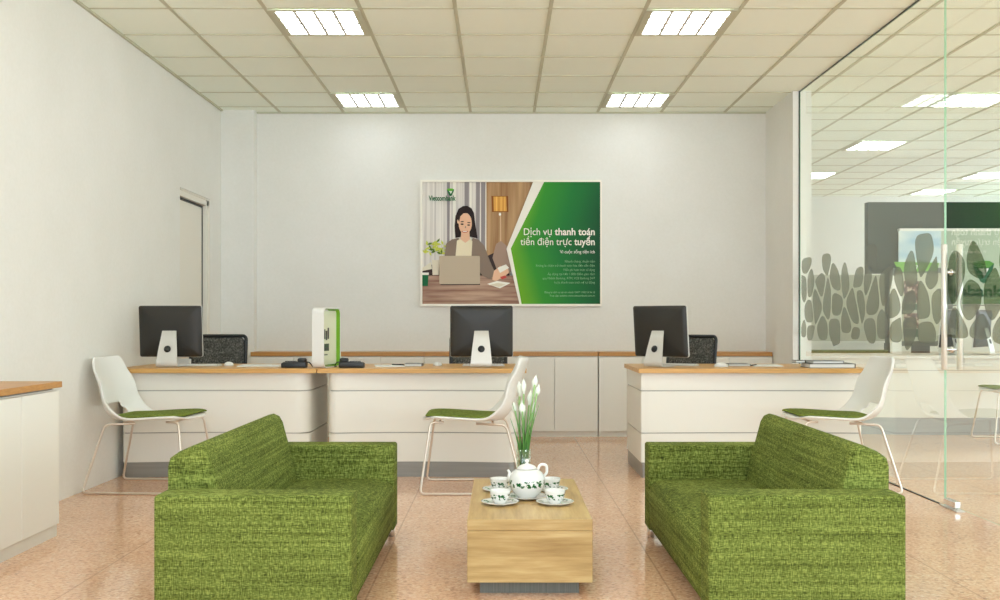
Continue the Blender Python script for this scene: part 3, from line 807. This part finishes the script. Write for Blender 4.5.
def make_keyboard(loc, rz, label):
    th = thing('keyboard', label, 'keyboard', loc, rz, 'slim desktop keyboards')
    B(-.15, .15, -.06, .06, 0, .010, bev=.003).build('base', M['alu'], th)
    k = MB()
    for r in range(5):
        for c in range(13): k.box(-.143+c*.022, -.143+c*.022+.018, -.053+r*.0215, -.053+r*.0215+.018, .0102, .0135)
    k.build('keys', M['white'], th); return th
kb = make_keyboard((-2.16, 7.40, DZ), 0, 'slim keyboard behind the left desk monitor')
dup(kb, (-.125, 7.42, DZ), 0, 'slim keyboard behind the centre desk monitor')
dup(kb, (1.27, 7.47, DZ), R(-25), 'slim keyboard behind the askew right desk monitor')
def make_mouse(loc, rz, label):
    th = thing('computer_mouse', label, 'mouse', loc, rz, 'white computer mice')
    b = bmesh.new(); bmesh.ops.create_uvsphere(b, u_segments=18, v_segments=10, radius=1)
    for v in b.verts:
        v.co.x *= .033; v.co.y *= .052; v.co.z = max(v.co.z, -.15)*.026 + .0045
    for f in b.faces: f.smooth = True
    m = MB(); m.add(b); m.build('shell', M['white'], th)
    MB().box(-.002, .002, .012, .034, .022, .0285).build('wheel', M['mgrey'], th); return th
ms = make_mouse((-1.955, 7.42, DZ), 0, 'white computer mouse on the left desk, right of its monitor')
dup(ms, (-.455, 7.42, DZ), 0, 'white computer mouse on the centre desk, left of its monitor')
dup(ms, (1.545, 7.25, DZ), R(60), 'white computer mouse on the right desk, beside the askew monitor')

# brochure case: rounded white loop with green lining, turned sideways
bc = thing('display_case', 'rounded white countertop display case with green inner side, where the two desks meet', 'display case', (-1.215, 7.20, DZ), 0)
# local: loop in local XZ plane, depth along local -Y (face looks to local -Y)
def loop(x0, x1, z0, z1, r, th_, d0, d1, n=8):
    o = rrect(x0, x1, z0, z1, r, n); i = rrect(x0+th_, x1-th_, z0+th_, z1-th_, r-th_, n); b = bmesh.new()
    A = [[b.verts.new((u, d, v)) for u, v in pl] for pl, d in ((o, d0), (o, d1), (i, d1), (i, d0))]
    k = len(o)
    for j in range(4):
        for q in range(k): b.faces.new((A[j][q], A[j][(q+1) % k], A[(j+1) % 4][(q+1) % k], A[(j+1) % 4][q]))
    bmesh.ops.recalc_face_normals(b, faces=b.faces)
    for f in b.faces: f.smooth = True
    return b
bc.rotation_euler = (0, 0, R(77))
W2 = .155
m = MB(); m.add(loop(-W2, W2, 0, .415, .045, .008, -.043, .043)); m.build('frame', M['white'], bc, 40)
m = MB(); m.add(loop(-W2+.0085, W2-.0085, .0085, .4065, .037, .004, -.040, .040)); m.build('inner_lining', M['green'], bc, 40)
B(-W2+.013, W2-.013, -.014, .0, .02, .394).build('panel', M['cream'], bc)
ph = MB()
ph.use(0)
for k in range(4): ph.box(-.115+k*.032, -.115+k*.032+.024, -.0155, -.0145, .19+.008*(k % 2), .275-.01*(k % 3))
ph.use(1).box(-.115, .005, -.0155, -.0145, .115, .165).use(0).box(-.105, -.01, -.0162, -.0156, .125, .138)
ph.use(1).box(-.11, -.02, -.0155, -.0145, .085, .092)
ph.build('pictures', [M['dgrey'], mat('picture_green', rgb(70, 92, 70), .5)], bc)

# payment terminals
def make_terminal(loc, rz, label, flip):
    th = thing('payment_terminal', label, 'card terminal', loc, rz, 'black card terminals beside the display case')
    m = MB(); m.prism([(-.085, .004), (-.080, 0), (.075, 0), (.085, .006), (.085, .036), (.07, .044), (-.07, .040), (-.085, .030)], -.045, .045, axis='y', bev=.006)
    m.xf(Matrix.Scale(flip, 4, (1, 0, 0))); 
    bmesh.ops.recalc_face_normals(m.bm, faces=m.bm.faces); m.build('body', M['black'], th, 40)
    m = MB(); m.box(.024, .082, -.035, .035, .034, .068, bev=.014, seg=3); m.xf(Matrix.Scale(flip, 4, (1, 0, 0))); bmesh.ops.recalc_face_normals(m.bm, faces=m.bm.faces); m.build('printer_cover', M['black'], th, 40)
    k = MB()
    for r in range(3):
        for c in range(4): k.box(-.06+c*.019, -.06+c*.019+.013, -.03+r*.02, -.03+r*.02+.013, .040, .047)
    k.xf(Matrix.Scale(flip, 4, (1, 0, 0))); bmesh.ops.recalc_face_normals(k.bm, faces=k.bm.faces); k.build('keys', M['dgrey'], th)
    m = MB(); m.tube(fillet([(.080*flip, 0, .04), (.10*flip, .0, .038), (.11*flip, 0, .028), (.122*flip, .02, .006), (.120*flip, .09, .006)], .02), .004, 8); m.build('cable', M['black'], th)
    return th
make_terminal((-1.425, 7.13, DZ), 0, 'black card terminal on the left desk, left of the display case', 1)
make_terminal((-1.030, 7.13, DZ), 0, 'black card terminal on the centre desk, right of the display case', -1)

def sheet(loc, rz, w, d, h, mt, name, label, cat, group=None, th=None):
    m = MB()
    n = max(1, int(h/.0025))
    for k in range(n):
        j = random.uniform(-.004, .004); m.box(-w/2+j, w/2+j, -d/2-j, d/2-j, h*k/n, h*(k+1)/n-.0003)
    return tag(m.build(name, mt), label, cat, group, loc, rz)
random.seed(5)
sheet((-1.77, 7.42, DZ), .1, .21, .29, .006, M['paper'], 'paper_stack', 'loose white papers on the left desk between mouse and terminal', 'paper')
sheet((-1.60, 7.36, DZ), -.3, .15, .21, .008, M['paper'], 'notepad', 'small white notepad on the left desk beside the black terminal', 'notepad')
sheet((-.80, 7.40, DZ), .15, .20, .28, .005, M['paper'], 'paper_stack', 'loose white papers on the centre desk right of the terminal', 'paper')
def make_binder(loc, rz, w, d, h, cmat, name, label, cat, page=True):
    th = thing(name, label, cat, loc, rz)
    c = MB(); c.box(-w/2, w/2, -d/2, d/2, 0, .003); c.box(-w/2, w/2, -d/2, d/2, h-.003, h); c.box(w/2-.003, w/2, -d/2, d/2, .003, h-.003)
    c.build('cover', cmat, th)
    B(-w/2+.004, w/2-.006, -d/2+.004, d/2-.004, .0032, h-.0032).build('pages', M['mgrey'] if not page else M['paper'], th)
    return th
make_binder((-.625, 7.42, DZ), 0, .125, .18, .018, M['mgrey'], 'notebook', 'grey notebook on the centre desk left of the white mouse', 'notebook')
make_binder((1.70, 7.45, DZ), 0, .155, .20, .016, M['mgrey'], 'notebook', 'grey notebook on the right desk behind the white mouse', 'notebook')
sheet((1.90, 7.42, DZ), -.1, .20, .28, .006, M['paper'], 'paper_stack', 'loose white papers on the right desk beside the grey notebook', 'paper')
for loc, rz, lb in (((-.735, 7.38, DZ+.006), 2.5, 'black pen on the loose papers of the centre desk'), ((1.80, 7.36, DZ+.004), 1.0, 'black pen on the right desk between grey notebook and papers')):
    th = thing('pen', lb, 'pen', loc, rz, 'black pens')
    MB().tube([(-.055, 0, .005), (.055, 0, .005)], .0045, 10).build('barrel', M['black'], th)
    MB().tube([(.055, 0, .005), (.068, 0, .004)], [.004, .001], 10).build('tip', M['alu'], th)
B_ = B(-.048, .048, -.03, .03, 0, .045, bev=.002).build('paper_box', M['paper'])
tag(B_, 'small white box peeking out behind the left desk monitor stand', 'box', None, (-2.315, 7.53, DZ))
make_binder((2.270, 7.18, DZ), .0, .315, .22, .030, M['dgrey'], 'ring_binder', 'grey binder, lower one of the two stacked at the right end of the right desk', 'binder')
make_binder((2.245, 7.18, DZ+.0305), .02, .215, .19, .018, M['mgrey'], 'ring_binder', 'thinner grey binder on top of the stack at the right desk end', 'binder')
make_binder((2.085, 7.23, DZ+.0305), 0, .07, .10, .018, M['black'], 'card_holder', 'small black case on the left end of the stacked binders', 'case')

# ------------------------------------------------------------------ office chairs behind the desks
def make_office(loc, rz, label):
    """sitter faces -y (towards the desk); back is at +y"""
    th = thing('office_chair', label, 'chair', loc, rz, 'dark mesh office chairs behind the desks')
    o_ = MB(); fr_ = rrect(-.225, .225, .52, .945, .03, 6)
    def bend(x, z): return .24 + .05*((z-.52)/.44) - .25*(x*x)
    pts = [(x, bend(x, z), z) for x, z in fr_]
    o_.tube(pts+[pts[0], pts[1]], .014, 8, cap=False); o_.build('back_frame', M['black'], th, 60)
    b = bmesh.new(); G = []
    for j in range(11):
        z = .525+.415*j/10; h = .215 if 0 < j < 10 else .185
        G.append([b.verts.new((-h+2*h*k/10, bend(-h+2*h*k/10, z), z)) for k in range(11)])
    for j in range(10):
        for k in range(10): b.faces.new((G[j][k], G[j][k+1], G[j+1][k+1], G[j+1][k]))
    for f in b.faces: f.smooth = True
    m = MB(); m.add(b); o = m.build('backrest', M['mesh_fabric'], th); s = o.modifiers.new('solid', 'SOLIDIFY'); s.thickness = .014; s.offset = 0
    B(-.23, .23, -.22, .22, .42, .49, bev=.03, seg=4).build('seat', M['mesh_fabric'], th, 50)
    MB().tube([(0, .15, .41), (0, .29, .42), (0, .29, .56)], .018).build('back_bracket', M['black'], th)
    MB().lathe([(0, .07), (.03, .07), (.03, .25), (.02, .25), (.02, .41), (.08, .415), (.08, .419), (0, .419)], 18).build('column', M['dgrey'], th)
    for k in range(5):
        a = 2*PI*k/5+.3
        l = MB().tube([(.02*math.cos(a), .02*math.sin(a), .095), (.28*math.cos(a), .28*math.sin(a), .065)], [.022, .014], 8).build('base_arm', M['black'], th)
        w_ = MB().lathe([(0, -.012), (.025, -.012), (.025, .012), (0, .012)], 16)
        w_.xf(Matrix.Translation((.275*math.cos(a), .275*math.sin(a), .0255)) @ Matrix.Rotation(a, 4, 'Z') @ Matrix.Rotation(R(90), 4, 'X')); w_.build('caster', M['black'], l)
    return th
oc = make_office((-2.315, 8.20, 0), 0, 'dark grey mesh office chair behind the desk nearest the left wall')
dup(oc, (-.185, 8.20, 0), 0, 'dark grey mesh office chair hidden behind the centre monitor')
dup(oc, (1.335, 8.08, 0), R(-46), 'dark grey mesh office chair behind the askew monitor on the right desk')

# ------------------------------------------------------------------ glass partition and door
GX0, GX1 = 2.562, 2.568
def glass_panel(name, y0, y1, z0, z1, kind=None):
    b = bmesh.new(); bmesh.ops.create_cube(b, size=1)
    bmesh.ops.scale(b, vec=(GX1-GX0, y1-y0, z1-z0), verts=b.verts); bmesh.ops.translate(b, vec=((GX0+GX1)/2, (y0+y1)/2, (z0+z1)/2), verts=b.verts)
    b.faces.ensure_lookup_table()
    m = MB(); m.add(b)
    for f in m.bm.faces:
        if abs(f.normal.x) < .5: f.material_index = 1
    return m.build(name, [M['glass'], M['glass_edge']])
def clip(poly, nx, ny, d):
    out = []
    for i in range(len(poly)):
        a, b = poly[i], poly[(i+1) % len(poly)]; da = a[0]*nx+a[1]*ny-d; db = b[0]*nx+b[1]*ny-d
        if da <= 0: out.append(a)
        if (da < 0 < db) or (db < 0 < da):
            t_ = da/(da-db); out.append((a[0]+(b[0]-a[0])*t_, a[1]+(b[1]-a[1])*t_))
    return out
def chaikin(p, n=3):
    for _ in range(n):
        q = []
        for i in range(len(p)):
            a, b = p[i], p[(i+1) % len(p)]
            q += [(a[0]*.78+b[0]*.22, a[1]*.78+b[1]*.22), (a[0]*.22+b[0]*.78, a[1]*.22+b[1]*.78)]
        p = q
    return p
def pebbles(y0, y1, rnd):
    """rounded cells (y, z) between y0 and y1"""
    rr = random.Random(rnd); seeds = []
    kz = .95
    ny = int(round((y1-y0)/.27))
    rows = [(.78, 0), (.98, 1), (1.18, 1), (1.37, 1), (1.53, 2), (1.80, 0)]
    for j, (z, use) in enumerate(rows):
        for i in range(-2, ny+3):
            yy = y0 + (i+.5*(j % 2)+.25)*(y1-y0)/ny + rr.uniform(-.09, .09); zz = z + rr.uniform(-.06, .06)
            seeds.append((yy, zz*kz, use if y0 < yy < y1 else 0))
    out = []
    for i, (a, b, use) in enumerate(seeds):
        if not use: continue
        if use == 2 and rr.random() < .45: continue
        poly = [(a-.5, b-.5), (a+.5, b-.5), (a+.5, b+.5), (a-.5, b+.5)]
        gap = rr.uniform(.007, .014)
        for k, (c, d_, u2) in enumerate(seeds):
            if k == i: continue
            nx, nz = c-a, d_-b; L = math.hypot(nx, nz)
            if L > .7: continue
            nx /= L; nz /= L
            poly = clip(poly, nx, nz, (a+c)/2*nx+(b+d_)/2*nz - gap)
            if len(poly) < 3: break
        if len(poly) < 3: continue
        zmin, zmax = (.86+rr.uniform(0, .14))*kz, (1.60)*kz
        poly = clip(poly, 0, 1, zmax); poly = clip(poly, 0, -1, -zmin) if len(poly) > 2 else poly
        poly = clip(poly, 1, 0, y1-.006) if len(poly) > 2 else poly; poly = clip(poly, -1, 0, -(y0+.006)) if len(poly) > 2 else poly
        if len(poly) < 3: continue
        poly = chaikin(poly); out.append([(p, q/kz) for p, q in poly])
    return out
def decal(y0, y1, seed, parent):
    m = MB()
    for p in pebbles(y0, y1, seed):
        m.prism(p, GX1+.0008, GX1+.0012, axis='x')
    return m.build('pebble_film', M['film'], parent)
gp = glass_panel('window_1', 5.97, 8.856, .005, CEIL-.012); struct(gp)
decal(5.985, 8.845, 4, gp)
dr = glass_panel('door_2', 5.02, 5.955, .018, CEIL-.02); struct(dr)
decal(5.03, 5.945, 9, dr)
# pull handles, both faces, with through bolts
for s, nm in ((-1, 'pull_handle'), (1, 'pull_handle')):
    cx = (GX0+GX1)/2 + s*.044
    h = MB(); h.tube([(cx, 5.875, .79), (cx, 5.875, .795), (cx, 5.875, 1.50), (cx, 5.875, 1.505)], [.012, .016, .016, .012], 16); h.build(nm, M['handle'], dr)
bo = MB()
for z in (.905, 1.345):
    bo.tube([((GX0+GX1)/2-.042, 5.875, z), ((GX0+GX1)/2+.042, 5.875, z)], .009, 12); bo.tube([(GX0-.006, 5.875, z), (GX1+.006, 5.875, z)], .018, 16)
bo.build('handle_bolt', M['chrome'], dr)
# patch fitting on the floor at the pivot
pf = MB(); pf.box(GX0-.014, GX1+.014, 5.80, 5.952, .014, .052, bev=.006, seg=3); pf.build('patch_fitting', M['chrome'], dr)
pv = MB(); pv.box(GX0-.022, GX1+.022, 5.76, 5.99, 0, .006, bev=.002); pv.tube([((GX0+GX1)/2, 5.83, .004), ((GX0+GX1)/2, 5.83, .016)], .012, 12); pv.build('floor_plate', M['alu'], dr)
g2 = glass_panel('window_2', YF, 5.005, .005, CEIL-.012); struct(g2)

# ------------------------------------------------------------------ the room beyond the glass
# curved service desk
def arcdesk():
    th = thing('service_desk', 'white curved service desk with grey plinth in the room beyond the glass', 'desk', (4.3, 9.7, 0))
    def ring(off, y0=-1.45, x1=1.6, dep=.7, x0=-1.45):
        f_ = [(x0+off+(x1-x0-2*off)*k/20, -.30*math.cos(PI*((k/20)-.43))+.22+off) for k in range(21)]
        return [(x0+off, dep)] + f_ + [(x1-off, dep)]
    MB().prism(ring(-.01), .715, .745, bev=.003).build('desktop', M['lam'], th)
    m = MB(); m.prism(ring(.03), .16, .60); m.prism(ring(.03), .606, .714); m.build('front_panel', M['lam'], th, 40)
    MB().prism(ring(.04), .600, .606).build('groove', M['groove'], th)
    MB().prism(ring(.045), 0, .1595).build('plinth', M['plinth'], th, 40)
    return th
arcdesk()
# dark partition with sign board
sp = thing('partition_screen', 'tall dark grey partition carrying a bank sign, beyond the glass', 'partition', (0, 12.0, 0))
def XZ(px, py, y): return ((px-PX)*y/F, CH-(py-PY)*y/F)
x0, z1 = XZ(868, 202, 12.0)
dk = mat('partition_fabric', rgb(88, 92, 76), .85); t = NT(dk); t.l(t.ramp(t.noise(t.coords(), 60, 3), [(.3, rgb(34, 42, 32)), (.7, rgb(48, 56, 44))]), t.p.inputs['Base Color'])
B(x0, 7.6, 0, .12, 0, z1, bev=.004).build('panel', dk, sp)
ss = thing('sign_board', 'pale sign board with green shield emblem and dark green lettering, beyond the glass', 'sign', (0, 11.96, 0))
x0, z1 = XZ(900.5, 231, 11.93); x1, z0 = XZ(1032, 305, 11.93)
B(x0, x1, -.03, .035, z0, z1, bev=.004).build('board', mat('sign_board_grey', rgb(178, 188, 168), .5), ss)
B(x0-.01, x1+.01, -.034, .035, z1, z1+.03).build('top_rail', M['lam'], ss)
B(x0-.01, x1+.01, -.034, .035, .02, z0-.01).build('lower_panel', mat('lower_panel_cream', (.62, .62, .52, 1), .5), ss)
sg = MB(); lay2 = [0]
K = {'a': 0, 'b': 1, 'c': 2}
def sshape(key, pts):
    lay2[0] += 1; v = []
    for px, py in pts:
        X, Z = XZ(px, py, 11.93); v.append((X, -.032-.001*lay2[0], Z))
    sg.use(K[key]).poly(v)
shield('a', 'b', 'c', 983.4, 271.4, 10.6, sshape)
sg.build('emblem', [mat('emblem_green', rgb(12, 78, 48), .5), mat('emblem_light_green', rgb(80, 140, 40), .5), M['white']], ss)
tx = MB(); xa, zb = XZ(905, 296.2, 11.93); xb, _ = XZ(1003, 296.2, 11.93)
text_bm(tx, 'Vietcombank', xa, xb, -.035, zb, .125, .03); tx.build('sign_lettering', mat('sign_letter_green', rgb(14, 58, 40), .5), ss)
# free-standing info board
ib = thing('information_board', 'rounded dark-framed information board with green band, seen through the glass', 'board', (0, 10.6, 0))
YI = 10.6
def IB(px0, px1, py0, py1): 
    a, b_ = XZ(px0, py1, YI), XZ(px1, py0, YI); return a[0], b_[0], a[1], b_[1]
a = IB(890, 952, 268, 346)
m = MB(); m.add(loop(a[0], a[1], a[2], a[3], .06, .05, -.02, .03)); m.build('frame', mat('board_frame_grey', rgb(84, 86, 76), .4), ib, 40)
a = IB(894, 948, 270, 343); MB().box(a[0], a[1], .0, .025, a[2], a[3]).build('board_panel', mat('board_cream', rgb(190, 190, 166), .5), ib)
a = IB(899, 941, 231, 263); sk = mat('poster_sky', rgb(180, 205, 215), .5); t = NT(sk)
t.l(t.ramp(t.noise(t.coords((1.2, 1, 3)), 1.5, 2), [(.35, rgb(150, 186, 204)), (.65, rgb(230, 235, 225))]), t.p.inputs['Base Color'])
MB().box(a[0], a[1], .0, .02, a[2], a[3]).build('sky_picture', sk, ib)
a = IB(895, 937, 262, 272); m = MB(); m.prism([(a[0]+.03, a[2]-.0), (a[1]-.01, a[2]+.01), (a[1]+.01, a[3]-.01), (a[0]-.02, a[3])], -.03, -.021, axis='y'); m.build('green_band', mat('band_green', rgb(104, 168, 36), .5), ib)
tx = MB(); xa, zb = XZ(909, 271, YI); xb, _ = XZ(917, 271, YI); text_bm(tx, '07', xa, xb, -.033, zb, .06, .0); tx.build('number', M['white'], ib)
pk = mat('picture_people', rgb(110, 80, 70), .6); t = NT(pk)
t.l(t.ramp(t.noise(t.coords((1, 1, 1)), 22, 3), [(.35, rgb(50, 40, 40)), (.5, rgb(120, 84, 74)), (.65, rgb(206, 190, 170))]), t.p.inputs['Base Color'])
for q in ((904, 918.5, 281, 303), (904, 918.5, 313, 328)):
    a = IB(*q); MB().box(a[0], a[1], -.006, -.001, a[2], a[3]).build('photo', pk, ib)
for q in ((904, 918.5, 304, 310), (904, 918.5, 329, 337)):
    a = IB(*q); MB().box(a[0], a[1], -.006, -.001, a[2], a[3]).build('caption_block', mat('caption_green', rgb(70, 92, 70), .5), ib)
a = IB(912, 930, 346, 356); m = MB(); m.box(a[0], a[1], .0, .03, .012, a[3]+.01); m.box(a[0]-.1, a[1]+.1, -.12, .14, 0, .014, bev=.004); m.build('foot', mat('board_foot', rgb(70, 72, 66), .4), ib)
# two monitors on the far desk
dup(mo, (4.30, 9.90, DZ), R(50), 'dark monitor edge-on behind the door handle, on the far curved desk')
dup(mo, (4.64, 9.92, DZ), R(48), 'dark monitor on the far curved desk, under the sign emblem')
# low glazed screen and post
ls = thing('low_screen', 'low grey-glazed white screen seen through the pebble-patterned glass', 'screen', (0, 11.5, 0))
x0, z1 = XZ(808, 275, 11.5); x1, z0 = XZ(884, 341, 11.5)
gm = mat('screen_grey_glass', rgb(176, 176, 156), .25)
B(x0, x1, -.02, .0, z0, z1).build('glazing', gm, ls)
m = MB(); m.box(x0, x1, -.03, .02, z1, z1+.012); m.box(x0, x1, .001, .03, 0, z1); m.box(x0, x1, -.03, 0, z0-.02, z0); m.build('frame', M['lam'], ls)
pt = tag(B(-.047, .047, -.03, .03, 0, 1.51-.746+.0, bev=.003).build('screen_post', M['lam']), 'white upright post at the edge of the rounded information board', 'post', None, (3.86, 9.98+.12, DZ))
# green bench back
bn = thing('waiting_bench', 'green bench behind the far curved desk, seen through the glass', 'bench', (3.84, 11.4, 0))
B(-.44, .42, -.05, .05, .36, .748, bev=.02).build('backrest', M['sofa'], bn)
B(-.44, .42, -.50, -.05, .30, .44, bev=.03, seg=3).build('seat', M['sofa'], bn)
for x in (-.38, .36):
    for y in (-.45, 0): MB().tube([(x, y, 0), (x, y, .32 if y < 0 else .38)], .015).build('leg', M['rod'], bn)
